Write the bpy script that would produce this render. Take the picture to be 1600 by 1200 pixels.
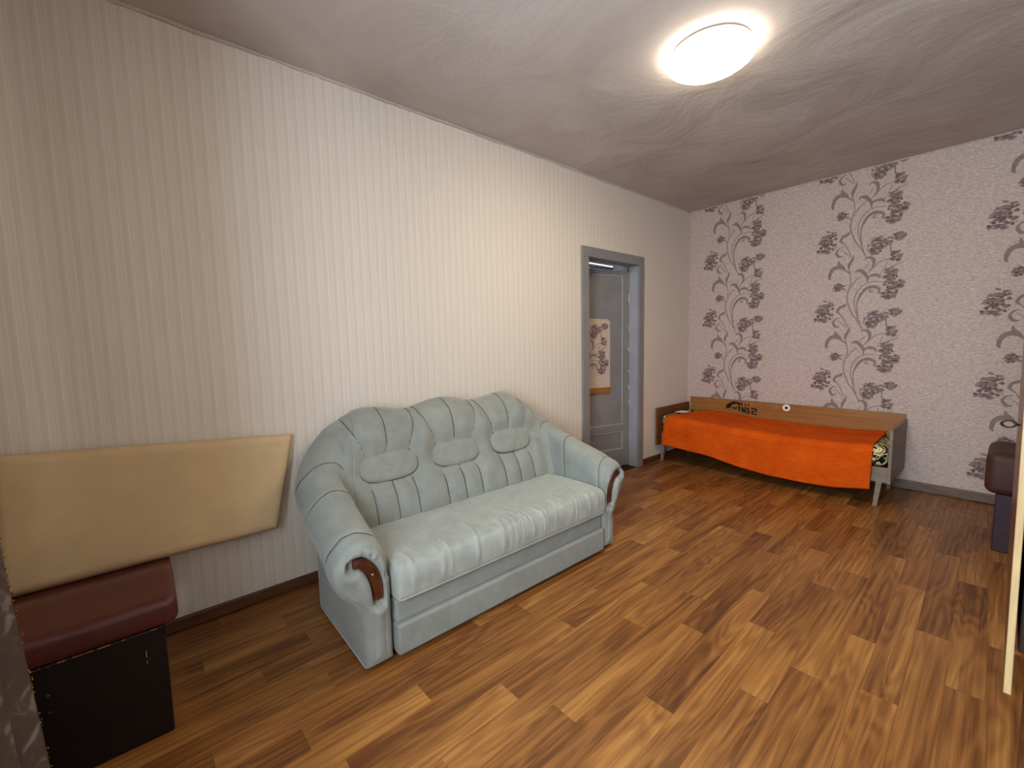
import bpy, bmesh, math, random
import numpy as np
from mathutils import Vector, Matrix

# ------------------------------------------------------------------ camera, world, lights, exposure
scene = bpy.context.scene
for o in list(bpy.data.objects):
    bpy.data.objects.remove(o)
COL = scene.collection
RM = (0.65209768, 0.75782124, -0.02180809)      # camera right, up and back axes in the room
UP = (-0.0583633, 0.07885957, 0.99517581)
BK = (0.75588514, -0.64767904, 0.09565309)
cam_data = bpy.data.cameras.new('camera')
cam_data.sensor_fit = 'HORIZONTAL'
cam_data.sensor_width = 36.0
cam_data.lens = 15.153
cam_data.clip_start = 0.02
cam = bpy.data.objects.new('camera', cam_data)
COL.objects.link(cam)
cam.matrix_world = Matrix(((RM[0], UP[0], BK[0], 2.65), (RM[1], UP[1], BK[1], 0.0), (RM[2], UP[2], BK[2], 1.40), (0, 0, 0, 1)))
scene.camera = cam

world = bpy.data.worlds.new('overcast_sky')
scene.world = world
world.use_nodes = True
bg = world.node_tree.nodes['Background']
bg.inputs[0].default_value = (0.74, 0.87, 1.0, 1)
bg.inputs[1].default_value = 16.5
LAMP_STRENGTH = 31.0
portal = bpy.data.lights.new('window_portal', 'AREA')
portal.shape = 'RECTANGLE'
portal.size, portal.size_y = 1.5, 1.55
portal.cycles.is_portal = True
po = bpy.data.objects.new('window_portal', portal)
COL.objects.link(po)
po.location = (2.20, -0.86, 1.62)
po.rotation_euler = (math.radians(90), 0, 0)    # faces into the room (+y)
scene.view_settings.view_transform = 'Standard'
scene.view_settings.look = 'None'
scene.view_settings.gamma = 1.0
scene.view_settings.use_curve_mapping = False
scene.view_settings.exposure = 1.22

R = math.radians
rng = random.Random(7)
YF, ZC, XR, YN = 5.171, 2.92, 3.25, -0.50       # far wall, ceiling, right wall, window wall

# ------------------------------------------------------------------ helpers
def lin(c):
    return tuple((v / 12.92 if v <= 0.04045 else ((v + 0.055) / 1.055) ** 2.4) for v in c) + (1.0,)

class NT:
    """small wrapper for building node materials"""
    def __init__(s, name, rough=0.6, spec=0.3):
        s.m = bpy.data.materials.new(name)
        s.m.use_nodes = True
        s.t = s.m.node_tree
        s.b = s.t.nodes['Principled BSDF']
        s.b.inputs['Roughness'].default_value = rough
        s.b.inputs['Specular IOR Level'].default_value = spec
    def n(s, typ, **kw):
        nd = s.t.nodes.new(typ)
        for k, v in kw.items():
            setattr(nd, k, v)
        return nd
    def l(s, a, b):
        s.t.links.new(a, b)
    def coord(s, kind='Object', scale=(1, 1, 1), rot=(0, 0, 0)):
        tc = s.n('ShaderNodeTexCoord')
        mp = s.n('ShaderNodeMapping')
        mp.inputs['Scale'].default_value = scale
        mp.inputs['Rotation'].default_value = rot
        s.l(tc.outputs[kind], mp.inputs['Vector'])
        return mp.outputs['Vector']
    def noise(s, vec, scale=5, detail=4, rough=0.55, dist=0.0):
        nd = s.n('ShaderNodeTexNoise')
        nd.inputs['Scale'].default_value = scale
        nd.inputs['Detail'].default_value = detail
        nd.inputs['Roughness'].default_value = rough
        nd.inputs['Distortion'].default_value = dist
        s.l(vec, nd.inputs['Vector'])
        return nd.outputs['Fac']
    def ramp(s, fac, stops, interp='LINEAR'):
        nd = s.n('ShaderNodeValToRGB')
        nd.color_ramp.interpolation = interp
        e = nd.color_ramp.elements
        while len(e) < len(stops):
            e.new(0.5)
        for el, (p, c) in zip(e, stops):
            el.position = p
            el.color = c if len(c) == 4 else lin(c)
        s.l(fac, nd.inputs['Fac'])
        return nd.outputs['Color']
    def math(s, op, a, b=None, clamp=False):
        nd = s.n('ShaderNodeMath', operation=op, use_clamp=clamp)
        for i, v in enumerate((a, b)):
            if v is None:
                continue
            if isinstance(v, (int, float)):
                nd.inputs[i].default_value = v
            else:
                s.l(v, nd.inputs[i])
        return nd.outputs[0]
    def mix(s, fac, a, b, mode='MIX'):
        nd = s.n('ShaderNodeMix', data_type='RGBA', blend_type=mode)
        for sock, v in ((nd.inputs[0], fac), (nd.inputs[6], a), (nd.inputs[7], b)):
            if isinstance(v, (int, float)):
                sock.default_value = v
            elif isinstance(v, tuple):
                sock.default_value = v if len(v) == 4 else lin(v)
            else:
                s.l(v, sock)
        return nd.outputs[2]
    def base(s, c):
        if isinstance(c, tuple):
            s.b.inputs['Base Color'].default_value = c if len(c) == 4 else lin(c)
        else:
            s.l(c, s.b.inputs['Base Color'])
        return s
    def bump(s, h, strength=0.3, dist=0.01):
        nd = s.n('ShaderNodeBump')
        nd.inputs['Strength'].default_value = strength
        nd.inputs['Distance'].default_value = dist
        s.l(h, nd.inputs['Height'])
        s.l(nd.outputs['Normal'], s.b.inputs['Normal'])
        return s

def plain(name, c, rough=0.6, spec=0.3, var=0.06, scale=12, bump=0.0, metal=0.0):
    k = NT(name, rough, spec)
    f = k.noise(k.coord(), scale, 4)
    lo = tuple(max(0, v * (1 - var)) for v in c)
    hi = tuple(min(1, v * (1 + var)) for v in c)
    k.base(k.ramp(f, [(0.3, lo), (0.7, hi)]))
    if bump:
        k.bump(f, bump)
    k.b.inputs['Metallic'].default_value = metal
    return k.m

def link(name, me, mat, parent=None):
    o = bpy.data.objects.new(name, me)
    COL.objects.link(o)
    if mat is not None and not me.materials:
        for m in (mat if isinstance(mat, (list, tuple)) else [mat]):
            me.materials.append(m)
    if parent is not None:
        o.parent = parent
    return o

def tag(o, label=None, cat=None, group=None, kind=None):
    for k, v in (('label', label), ('category', cat), ('group', group), ('kind', kind)):
        if v:
            o[k] = v
    return o

def thing(name, loc, label, cat, group=None, rz=0.0, kind=None):
    o = bpy.data.objects.new(name, None)
    o.empty_display_size = 0.1
    COL.objects.link(o)
    o.location = loc
    o.rotation_euler = (0, 0, rz)
    o['_loc'] = 1
    del o['_loc']
    return tag(o, label, cat, group, kind)

def mesh(name, verts, faces, smooth=False):
    me = bpy.data.meshes.new(name)
    me.from_pydata([tuple(v) for v in verts], [], [tuple(f) for f in faces])
    if smooth:
        me.polygons.foreach_set('use_smooth', [True] * len(me.polygons))
    me.update()
    return me

def off(o, parent):
    """children are modelled in room coordinates; shift them under their thing"""
    if parent is not None:
        o.matrix_parent_inverse = Matrix.LocRotScale(parent.location, parent.rotation_euler, None).inverted()
    return o

def bm_finish(bm, name, mat, parent=None, smooth=False, room=True):
    bmesh.ops.recalc_face_normals(bm, faces=bm.faces)
    me = bpy.data.meshes.new(name)
    bm.to_mesh(me)
    bm.free()
    if smooth:
        me.polygons.foreach_set('use_smooth', [True] * len(me.polygons))
    o = link(name, me, mat, parent)
    return off(o, parent) if room else o

def add_box(bm, lo, hi, bev=0.0, seg=2, mtx=None):
    r = bmesh.ops.create_cube(bm, size=1.0)
    vs = r['verts']
    for v in vs:
        v.co = Vector([(lo[i] + hi[i]) / 2 + v.co[i] * (hi[i] - lo[i]) for i in range(3)])
    if bev > 0:
        es = list({e for v in vs for e in v.link_edges})
        b = bmesh.ops.bevel(bm, geom=es, offset=bev, segments=seg, affect='EDGES', profile=0.5)
        vs = list({v for f in b['faces'] for v in f.verts} | {v for v in vs if v.is_valid})
    if mtx is not None:
        bmesh.ops.transform(bm, matrix=mtx, verts=[v for v in vs if v.is_valid])
    return vs

def box(name, lo, hi, mat, parent=None, bev=0.004, seg=2, mtx=None):
    bm = bmesh.new()
    add_box(bm, lo, hi, bev, seg, mtx)
    return bm_finish(bm, name, mat, parent)

def crom(P, n, closed=False):
    """Catmull-Rom through the rows of P (array, k x d) -> n samples"""
    P = np.asarray(P, float)
    k = len(P)
    t = np.linspace(0, k if closed else k - 1, n, endpoint=not closed)
    i = np.floor(t).astype(int)
    if not closed:
        i = np.clip(i, 0, k - 2)
    u = (t - i)[:, None]
    g = (lambda j: P[j % k]) if closed else (lambda j: P[np.clip(j, 0, k - 1)])
    p0, p1, p2, p3 = g(i - 1), g(i), g(i + 1), g(i + 2)
    return 0.5 * (2 * p1 + (p2 - p0) * u + (2 * p0 - 5 * p1 + 4 * p2 - p3) * u ** 2 + (3 * p1 - p0 - 3 * p2 + p3) * u ** 3)

def grid_faces(m, n, cu=False, cv=False, base=0):
    f = []
    for i in range(m if cu else m - 1):
        for j in range(n if cv else n - 1):
            a, b = i, (i + 1) % m
            c, d = j, (j + 1) % n
            f.append((base + a * n + c, base + b * n + c, base + b * n + d, base + a * n + d))
    return f

def tube(name, pts, rad, mat, parent=None, n=10, smooth=True, samples=None):
    pts = np.asarray(pts, float)
    if samples:
        pts = crom(pts, samples)
    rad = np.broadcast_to(np.asarray(rad, float), (len(pts),)) if np.ndim(rad) == 0 else np.interp(np.linspace(0, 1, len(pts)), np.linspace(0, 1, len(rad)), rad)
    V = []
    up = np.array([0.13, 0.21, 0.97])
    for i, p in enumerate(pts):
        d = pts[min(i + 1, len(pts) - 1)] - pts[max(i - 1, 0)]
        d /= np.linalg.norm(d)
        a = np.cross(d, up if abs(d @ up) < 0.95 else np.array([1.0, 0, 0]))
        a /= np.linalg.norm(a)
        b = np.cross(d, a)
        for k in range(n):
            t = 2 * math.pi * k / n
            V.append(p + rad[i] * (math.cos(t) * a + math.sin(t) * b))
    F = grid_faces(len(pts), n, cv=True)
    F.append(tuple(range(n))[::-1])
    F.append(tuple((len(pts) - 1) * n + k for k in range(n)))
    return off(link(name, mesh(name, V, F, smooth), mat, parent), parent)

def lathe(name, prof, mat, parent=None, n=48, center=(0, 0, 0), smooth=True):
    V, F = [], []
    for r, z in prof:
        for k in range(n):
            t = 2 * math.pi * k / n
            V.append((center[0] + r * math.cos(t), center[1] + r * math.sin(t), center[2] + z))
    F = grid_faces(len(prof), n, cv=True)
    o = link(name, mesh(name, V, F, smooth), mat, parent)
    return off(o, parent)

def grid_normals(P, cv=False):
    du = np.gradient(P, axis=0)
    if cv:
        dv = (np.roll(P, -1, 1) - np.roll(P, 1, 1)) / 2
    else:
        dv = np.gradient(P, axis=1)
    n = np.cross(du, dv)
    return n / (np.linalg.norm(n, axis=2, keepdims=True) + 1e-9)

def sstep(x, a, b):
    t = np.clip((np.asarray(x, float) - a) / (b - a), 0, 1)
    return t * t * (3 - 2 * t)

# ------------------------------------------------------------------ materials
def mat_left_paper():
    k = NT('striped_wallpaper', 0.75, 0.15)
    v = k.coord('Object')
    sep = k.n('ShaderNodeSeparateXYZ')
    k.l(v, sep.inputs[0])
    y = sep.outputs['Y']
    def wave(period, phase=0.0):
        w = k.math('SINE', k.math('ADD', k.math('MULTIPLY', y, 2 * math.pi / period), phase))
        return k.math('ADD', k.math('MULTIPLY', w, 0.5), 0.5)
    band = wave(0.054)
    lines = k.math('POWER', wave(0.027, 0.6), 9.0)
    fine = k.noise(k.coord('Object', (60, 170, 3.0)), 1.0, 3, 0.6)
    speck = k.noise(k.coord('Object', (1, 260, 120)), 1.0, 2, 0.6)
    blot = k.noise(k.coord('Object', (1, 0.9, 0.9)), 1.0, 2)
    f = k.math('ADD', k.math('MULTIPLY', band, 0.15), k.math('ADD', k.math('ADD', k.math('MULTIPLY', fine, 0.48), k.math('MULTIPLY', lines, 0.17)), k.math('MULTIPLY', speck, 0.22)))
    c = k.ramp(f, [(0.2, (0.80, 0.755, 0.70)), (0.5, (0.855, 0.815, 0.76)), (0.8, (0.915, 0.89, 0.845))])
    c = k.mix(k.math('MULTIPLY', blot, 0.35), c, (0.86, 0.81, 0.77))
    k.base(c)
    k.bump(f, 0.35, 0.004)
    return k.m

def mat_far_paper():
    k = NT('vine_wallpaper_ground', 0.72, 0.2)
    a = k.noise(k.coord('Object', (34, 1, 120)), 1.0, 4, 0.7)
    b = k.noise(k.coord('Object', (70, 1, 70)), 1.0, 3, 0.7)
    f = k.math('ADD', k.math('MULTIPLY', a, 0.6), k.math('MULTIPLY', b, 0.4))
    k.base(k.ramp(f, [(0.34, (0.66, 0.57, 0.535)), (0.5, (0.77, 0.685, 0.645)), (0.66, (0.86, 0.79, 0.75))]))
    k.bump(f, 0.4, 0.003)
    return k.m

def mat_plaster():
    k = NT('whitewashed_plaster', 0.85, 0.1)
    a = k.noise(k.coord('Object'), 1.6, 5, 0.55, 0.6)
    b = k.noise(k.coord('Object'), 55, 3, 0.6)
    k.base(k.ramp(a, [(0.3, (0.69, 0.645, 0.62)), (0.7, (0.77, 0.73, 0.70))]))
    f = k.math('ADD', k.math('MULTIPLY', a, 0.9), k.math('MULTIPLY', b, 0.05))
    k.bump(f, 0.5, 0.05)
    return k.m

def mat_plank():
    k = NT('laminate_plank', 0.36, 0.4)
    oi = k.n('ShaderNodeObjectInfo')
    geo = k.n('ShaderNodeNewGeometry')
    tc = k.n('ShaderNodeTexCoord')
    cs = k.n('ShaderNodeSeparateColor')
    k.l(oi.outputs['Color'], cs.inputs[0])
    gs = k.n('ShaderNodeSeparateXYZ')
    k.l(tc.outputs['Generated'], gs.inputs[0])
    tone = k.n('ShaderNodeMix')
    k.l(gs.outputs['Y'], tone.inputs[0])
    k.l(cs.outputs[0], tone.inputs[2])
    k.l(cs.outputs[1], tone.inputs[3])
    offv = k.n('ShaderNodeCombineXYZ')
    r = k.math('MULTIPLY', cs.outputs[2], 91.0)
    for i in range(3):
        k.l(r, offv.inputs[i])
    add = k.n('ShaderNodeVectorMath', operation='ADD')
    k.l(geo.outputs['Position'], add.inputs[0])
    k.l(offv.outputs[0], add.inputs[1])
    def mp(sc):
        m = k.n('ShaderNodeMapping')
        m.inputs['Scale'].default_value = sc
        k.l(add.outputs[0], m.inputs['Vector'])
        return m.outputs['Vector']
    broad = k.noise(mp((8, 0.8, 1)), 1.0, 2, 0.45, 0.3)
    rings = k.math('SINE', k.math('MULTIPLY', broad, 75.0))
    pores = k.noise(mp((300, 4.5, 1)), 1.0, 3, 0.65)
    mid = k.noise(mp((62, 1.0, 1)), 1.0, 4, 0.6)
    f = k.math('ADD', k.math('MULTIPLY', tone.outputs[0], 0.52),
               k.math('ADD', k.math('MULTIPLY', rings, 0.07), k.math('ADD', k.math('MULTIPLY', k.math('SUBTRACT', pores, 0.5), 0.26), k.math('MULTIPLY', k.math('SUBTRACT', mid, 0.5), 0.75))))
    f = k.math('ADD', f, k.math('MULTIPLY', k.math('SUBTRACT', broad, 0.5), 0.5))
    c = k.ramp(f, [(0.0, (0.25, 0.135, 0.055)), (0.25, (0.42, 0.25, 0.11)), (0.5, (0.575, 0.375, 0.18)), (0.75, (0.70, 0.495, 0.255)), (1.0, (0.79, 0.60, 0.335))])
    k.base(c)
    k.bump(pores, 0.12, 0.002)
    return k.m

def mat_wood(name, c0, c1, sc=(40, 2, 2), rough=0.4, spec=0.4):
    k = NT(name, rough, spec)
    a = k.noise(k.coord('Object', sc), 1.0, 4, 0.6, 0.4)
    k.base(k.ramp(a, [(0.3, c0), (0.7, c1)]))
    k.bump(a, 0.08, 0.003)
    return k.m

def mat_velour(name, c0, c1):
    k = NT(name, 0.9, 0.12)
    a = k.noise(k.coord('Object'), 9, 5, 0.65, 0.5)
    b = k.noise(k.coord('Object'), 420, 2, 0.6)
    col = k.ramp(a, [(0.28, c0), (0.72, c1)])
    k.base(col)
    k.bump(b, 0.12, 0.002)
    k.b.inputs['Sheen Weight'].default_value = 0.35
    k.b.inputs['Sheen Roughness'].default_value = 0.4
    return k.m

def mat_weave(name, c0, c1, sc):
    k = NT(name, 0.88, 0.08)
    a = k.noise(k.coord('Object', sc), 1.0, 3, 0.6)
    b = k.noise(k.coord('Object'), 5, 3)
    k.base(k.ramp(k.math('ADD', k.math('MULTIPLY', a, 0.6), k.math('MULTIPLY', b, 0.4)), [(0.36, c0), (0.64, c1)]))
    k.bump(a, 0.5, 0.004)
    return k.m

def mat_vinyl(name, c, rough=0.38, v=0.10):
    k = NT(name, rough, 0.45)
    a = k.noise(k.coord('Object'), 6, 4, 0.6)
    b = k.noise(k.coord('Object'), 300, 2, 0.6)
    lo = tuple(q * (1 - v) for q in c)
    hi = tuple(min(1, q * (1 + v)) for q in c)
    k.base(k.ramp(a, [(0.3, lo), (0.7, hi)]))
    k.bump(b, 0.15, 0.002)
    return k.m

def mat_sheet():
    k = NT('black_sheet_with_yellow_swirls', 0.8, 0.15)
    n = k.noise(k.coord('Object', (8, 8, 10)), 1.0, 2, 0.5, 1.8)
    w = k.math('SINE', k.math('MULTIPLY', n, 30.0))
    c = k.ramp(w, [(0.0, (0.055, 0.05, 0.075)), (0.46, (0.06, 0.055, 0.085)), (0.56, (0.62, 0.52, 0.22)), (0.8, (0.80, 0.72, 0.42)), (1.0, (0.86, 0.82, 0.66))])
    k.t.nodes[-1]
    mr = k.n('ShaderNodeMath', operation='MULTIPLY_ADD')
    k.l(w, mr.inputs[0])
    mr.inputs[1].default_value = 0.5
    mr.inputs[2].default_value = 0.46
    c = k.ramp(mr.outputs[0], [(0.0, (0.055, 0.05, 0.075)), (0.5, (0.06, 0.055, 0.085)), (0.57, (0.60, 0.50, 0.20)), (0.72, (0.80, 0.72, 0.42)), (0.86, (0.86, 0.82, 0.66))])
    k.base(c)
    return k.m

def mat_curtain():
    k = NT('taupe_jacquard', 0.8, 0.2)
    n = k.noise(k.coord('Object', (16, 16, 11)), 1.0, 3, 0.55, 1.2)
    b = k.noise(k.coord('Object', (300, 300, 200)), 1.0, 2)
    c = k.ramp(n, [(0.47, (0.33, 0.28, 0.25)), (0.56, (0.36, 0.31, 0.28)), (0.61, (0.46, 0.42, 0.40)), (0.75, (0.54, 0.50, 0.48))])
    k.base(c)
    k.bump(b, 0.2, 0.002)
    return k.m

def mat_emit(name, c, s):
    m = bpy.data.materials.new(name)
    m.use_nodes = True
    t = m.node_tree
    t.nodes.remove(t.nodes['Principled BSDF'])
    e = t.nodes.new('ShaderNodeEmission')
    e.inputs[0].default_value = c
    e.inputs[1].default_value = s
    t.links.new(e.outputs[0], t.nodes['Material Output'].inputs[0])
    return m

def mat_pane():
    m = bpy.data.materials.new('window_glass')
    m.use_nodes = True
    t = m.node_tree
    t.nodes.remove(t.nodes['Principled BSDF'])
    a = t.nodes.new('ShaderNodeBsdfTransparent')
    g = t.nodes.new('ShaderNodeBsdfGlossy')
    g.inputs['Roughness'].default_value = 0.02
    x = t.nodes.new('ShaderNodeMixShader')
    x.inputs[0].default_value = 0.06
    t.links.new(a.outputs[0], x.inputs[1])
    t.links.new(g.outputs[0], x.inputs[2])
    t.links.new(x.outputs[0], t.nodes['Material Output'].inputs[0])
    return m

M = dict(
    left=mat_left_paper(), far=mat_far_paper(), plaster=mat_plaster(), plank=mat_plank(),
    plainwall=plain('plain_wallpaper', (0.74, 0.69, 0.64), 0.8, 0.15),
    screed=plain('floor_underlay', (0.20, 0.12, 0.07), 0.8),
    skirting=mat_wood('brown_skirting', (0.30, 0.17, 0.10), (0.42, 0.25, 0.15), (6, 6, 40), 0.45),
    skirting_far=mat_wood('grey_brown_skirting', (0.36, 0.29, 0.25), (0.47, 0.39, 0.34), (6, 6, 40), 0.45),
    door=plain('grey_door_paint', (0.52, 0.51, 0.505), 0.38, 0.45, 0.04, 5, 0.05),
    door_edge=plain('pale_daylit_door_paint', (0.63, 0.63, 0.66), 0.38, 0.45, 0.04, 5, 0.05),
    chip=plain('bare_white_chip', (0.88, 0.87, 0.85), 0.7),
    stem=plain('mauve_print', (0.555, 0.475, 0.46), 0.7, 0.2, 0.08, 40),
    bloom=plain('plum_print', (0.435, 0.34, 0.33), 0.7, 0.2, 0.12, 60),
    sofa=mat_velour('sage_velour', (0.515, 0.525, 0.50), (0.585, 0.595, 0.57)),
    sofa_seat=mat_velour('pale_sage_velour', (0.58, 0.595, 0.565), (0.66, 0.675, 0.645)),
    piping=plain('dark_seam', (0.24, 0.24, 0.22), 0.8),
    wood_dark=mat_wood('mahogany_trim', (0.20, 0.085, 0.04), (0.38, 0.18, 0.08), (12, 12, 30), 0.28, 0.5),
    steel=plain('screw_steel', (0.75, 0.72, 0.68), 0.25, 0.5, 0.02, 20, 0, 1.0),
    black=plain('black_plinth', (0.03, 0.03, 0.03), 0.8),
    bedwood=mat_wood('honey_veneer', (0.53, 0.345, 0.165), (0.65, 0.44, 0.225), (2, 2, 45), 0.35, 0.4),
    bedwood_red=mat_wood('reddish_veneer', (0.36, 0.19, 0.09), (0.48, 0.27, 0.13), (2, 2, 45), 0.35, 0.4),
    bedwood_grey=mat_wood('grey_shaded_veneer', (0.46, 0.40, 0.34), (0.57, 0.50, 0.43), (3, 3, 50), 0.5, 0.3),
    orange=mat_weave('orange_woven_cotton', (0.76, 0.275, 0.035), (0.89, 0.375, 0.075), (12, 60, 190)),
    sheet=mat_sheet(),
    cream=mat_vinyl('cream_vinyl', (0.78, 0.67, 0.51), 0.55, 0.03),
    vinyl=mat_vinyl('oxblood_vinyl', (0.33, 0.14, 0.115), 0.45),
    vinyl_brown=mat_vinyl('dark_brown_vinyl', (0.25, 0.12, 0.085), 0.6),
    box_dark=plain('black_brown_panel', (0.065, 0.03, 0.028), 0.5, 0.35),
    box_purple=plain('dark_plum_vinyl', (0.20, 0.125, 0.16), 0.5, 0.35),
    curtain=mat_curtain(),
    gold=plain('gold_sequins', (0.85, 0.66, 0.30), 0.25, 0.6, 0.1, 60, 0, 0.9),
    cabinet=mat_wood('dark_walnut', (0.10, 0.06, 0.045), (0.17, 0.10, 0.07), (30, 3, 3), 0.35, 0.45),
    cabinet_door=mat_wood('walnut_door', (0.28, 0.15, 0.08), (0.40, 0.23, 0.12), (3, 3, 30), 0.3, 0.45),
    edge=mat_wood('pale_birch_edge', (0.60, 0.50, 0.34), (0.70, 0.60, 0.43), (30, 30, 3), 0.5, 0.3),
    iron=plain('blackened_brass', (0.10, 0.08, 0.07), 0.35, 0.5, 0.1, 30, 0, 0.6),
    white=plain('white_paint', (0.86, 0.86, 0.85), 0.4, 0.4, 0.03),
    paper=plain('white_paper', (0.90, 0.88, 0.84), 0.7),
    ink=plain('black_sticker_print', (0.04, 0.035, 0.035), 0.5),
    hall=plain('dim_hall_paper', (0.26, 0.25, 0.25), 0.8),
    lamp_ring=plain('white_lamp_tray', (0.85, 0.80, 0.76), 0.4),
)
M['glow'] = mat_emit('opal_diffuser', (1.0, 0.87, 0.66, 1), LAMP_STRENGTH)
M['rim_glow'] = mat_emit('opal_rim', (1.0, 0.90, 0.74, 1), LAMP_STRENGTH * 0.30)
M['tube_glow'] = mat_emit('hall_strip_glow', (0.95, 1.0, 0.98, 1), 1.6)
M['glass'] = mat_pane()

# ------------------------------------------------------------------ room shell
def struct(name, boxes, mat, bev=0.0):
    bm = bmesh.new()
    for lo, hi in boxes:
        add_box(bm, lo, hi, bev)
    o = bm_finish(bm, name, mat)
    o['kind'] = 'structure'
    return o

DY0, DY1, DZ = 3.200, 4.088, 2.205              # rough door opening in the left wall
struct('wall_left', [((-0.12, YN, 0), (0, DY0, ZC)), ((-0.12, DY1, 0), (0, YF, ZC)), ((-0.12, DY0, DZ), (0, DY1, ZC))], M['left'])
wall_far = struct('wall_far', [((-0.12, YF, 0), (XR + 0.12, YF + 0.12, ZC))], M['far'])
struct('wall_right', [((XR, YN, 0), (XR + 0.12, YF, ZC))], M['plainwall'])
WX0, WX1, WZ0, WZ1 = 1.47, 2.94, 0.86, 2.38
struct('wall_near', [((-0.12, YN - 0.38, 0), (WX0, YN, ZC)), ((WX1, YN - 0.38, 0), (XR + 0.12, YN, ZC)),
                     ((WX0, YN - 0.38, 0), (WX1, YN, WZ0)), ((WX0, YN - 0.38, WZ1), (WX1, YN, ZC))], M['plainwall'])

def uneven_slab(name, x0, x1, y0, y1, z, mat, amp):
    """ceiling slab whose underside undulates a little"""
    nx, ny = 60, 100
    V, F = [], []
    r = np.random.RandomState(3)
    ph = r.rand(14, 3) * 6.28
    fr = r.randn(14, 2) * 3.2
    for i in range(nx):
        for j in range(ny):
            x = x0 + (x1 - x0) * i / (nx - 1)
            y = y0 + (y1 - y0) * j / (ny - 1)
            w = sum(math.sin(fr[k][0] * x + fr[k][1] * y + ph[k][0]) for k in range(14)) / 14
            e = min(1, min(x - 0, XR - x, y - YN, YF - y) / 0.25)
            V.append((x, y, z + amp * w * max(0, e)))
    F = [f[::-1] for f in grid_faces(nx, ny)]
    b = len(V)
    V += [(x0, y0, z + 0.15), (x1, y0, z + 0.15), (x1, y1, z + 0.15), (x0, y1, z + 0.15)]
    F.append((b, b + 1, b + 2, b + 3))
    o = link(name, mesh(name, V, F, True), mat)
    o['kind'] = 'structure'
    return o
uneven_slab('ceiling', -0.12, XR + 0.12, YN - 0.38, YF + 0.12, ZC, M['plaster'], 0.012)

# plaster bead where the striped wall meets the ceiling, ragged
pts = []
rr = random.Random(5)
N = 150
for i in range(N):
    y = YN + (YF - YN) * i / (N - 1)
    pts.append((0.004 + 0.003 * rr.random(), y, ZC - 0.006 + 0.004 * rr.random()))
o = tube('trim_1', pts, [0.006 + 0.007 * rr.random() for _ in range(40)], M['plaster'], n=8)
o['kind'] = 'structure'
pts = [(0.01 + (XR - 0.02) * i / 80, YF - 0.003, ZC - 0.004) for i in range(81)]
o = tube('trim_2', pts, [0.004 + 0.003 * rr.random() for _ in range(30)], M['far'], n=6)
o['kind'] = 'structure'

def skirting(name, boxes, mat):
    bm = bmesh.new()
    for lo, hi in boxes:
        add_box(bm, lo, hi, 0.006, 2)
    o = bm_finish(bm, name, mat)
    o['kind'] = 'structure'
skirting('baseboard_left', [((0.0, YN, 0.004), (0.018, 3.138, 0.068)), ((0.0, 4.148, 0.004), (0.018, YF, 0.068))], M['skirting'])
skirting('baseboard_far', [((0.02, YF - 0.02, 0.004), (XR, YF, 0.085))], M['skirting_far'])

# ---- floor: printed planks laid 1.6 degrees off the wall, each a part of the floor
floor = struct('floor', [((-0.12, YN - 0.1, -0.12), (XR + 0.12, YF + 0.12, -0.0045))], M['screed'])
SW, SL, PH, PER = 0.113, 0.028, 0.012, 1.085     # strip width, drift of x with y, phase, repeat length
ends = {4: (.51, 'LD'), 5: (.29, 'DL'), 7: (.50, 'DL'), 8: (.08, 'LD'), 9: (.34, 'LD'), 10: (.76, 'DL'), 11: (.42, 'DL'), 12: (1.02, 'DL'),
        13: (.665, 'LD'), 14: (.02, 'LD'), 15: (.84, 'DL'), 16: (.32, 'DL'), 17: (.01, 'DL'), 18: (.63, 'LD'), 19: (.91, 'LD'), 20: (.26, 'DL'),
        21: (.98, 'DL'), 22: (.525, 'DL'), 23: (.16, 'LD'), 24: (.61, 'LD')}
for k, v in {-1: (.5, 'DL'), 0: (.2, 'LD'), 1: (.8, 'DL'), 2: (.45, 'DL'), 3: (.1, 'LD'), 6: (.9, 'LD'), 25: (.3, 'DL'), 26: (.8, 'LD'), 27: (.1, 'DL'), 28: (.55, 'LD'), 29: (.9, 'DL'), 30: (.3, 'LD')}.items():
    ends[k] = v

def clip(poly, ax, val, keep_gt):
    out = []
    for i in range(len(poly)):
        a, b = poly[i], poly[(i + 1) % len(poly)]
        ia, ib = (a[ax] > val) == keep_gt, (b[ax] > val) == keep_gt
        if ia:
            out.append(a)
        if ia != ib:
            t = (val - a[ax]) / (b[ax] - a[ax])
            out.append(tuple(a[q] + t * (b[q] - a[q]) for q in range(2)))
    return out

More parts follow.
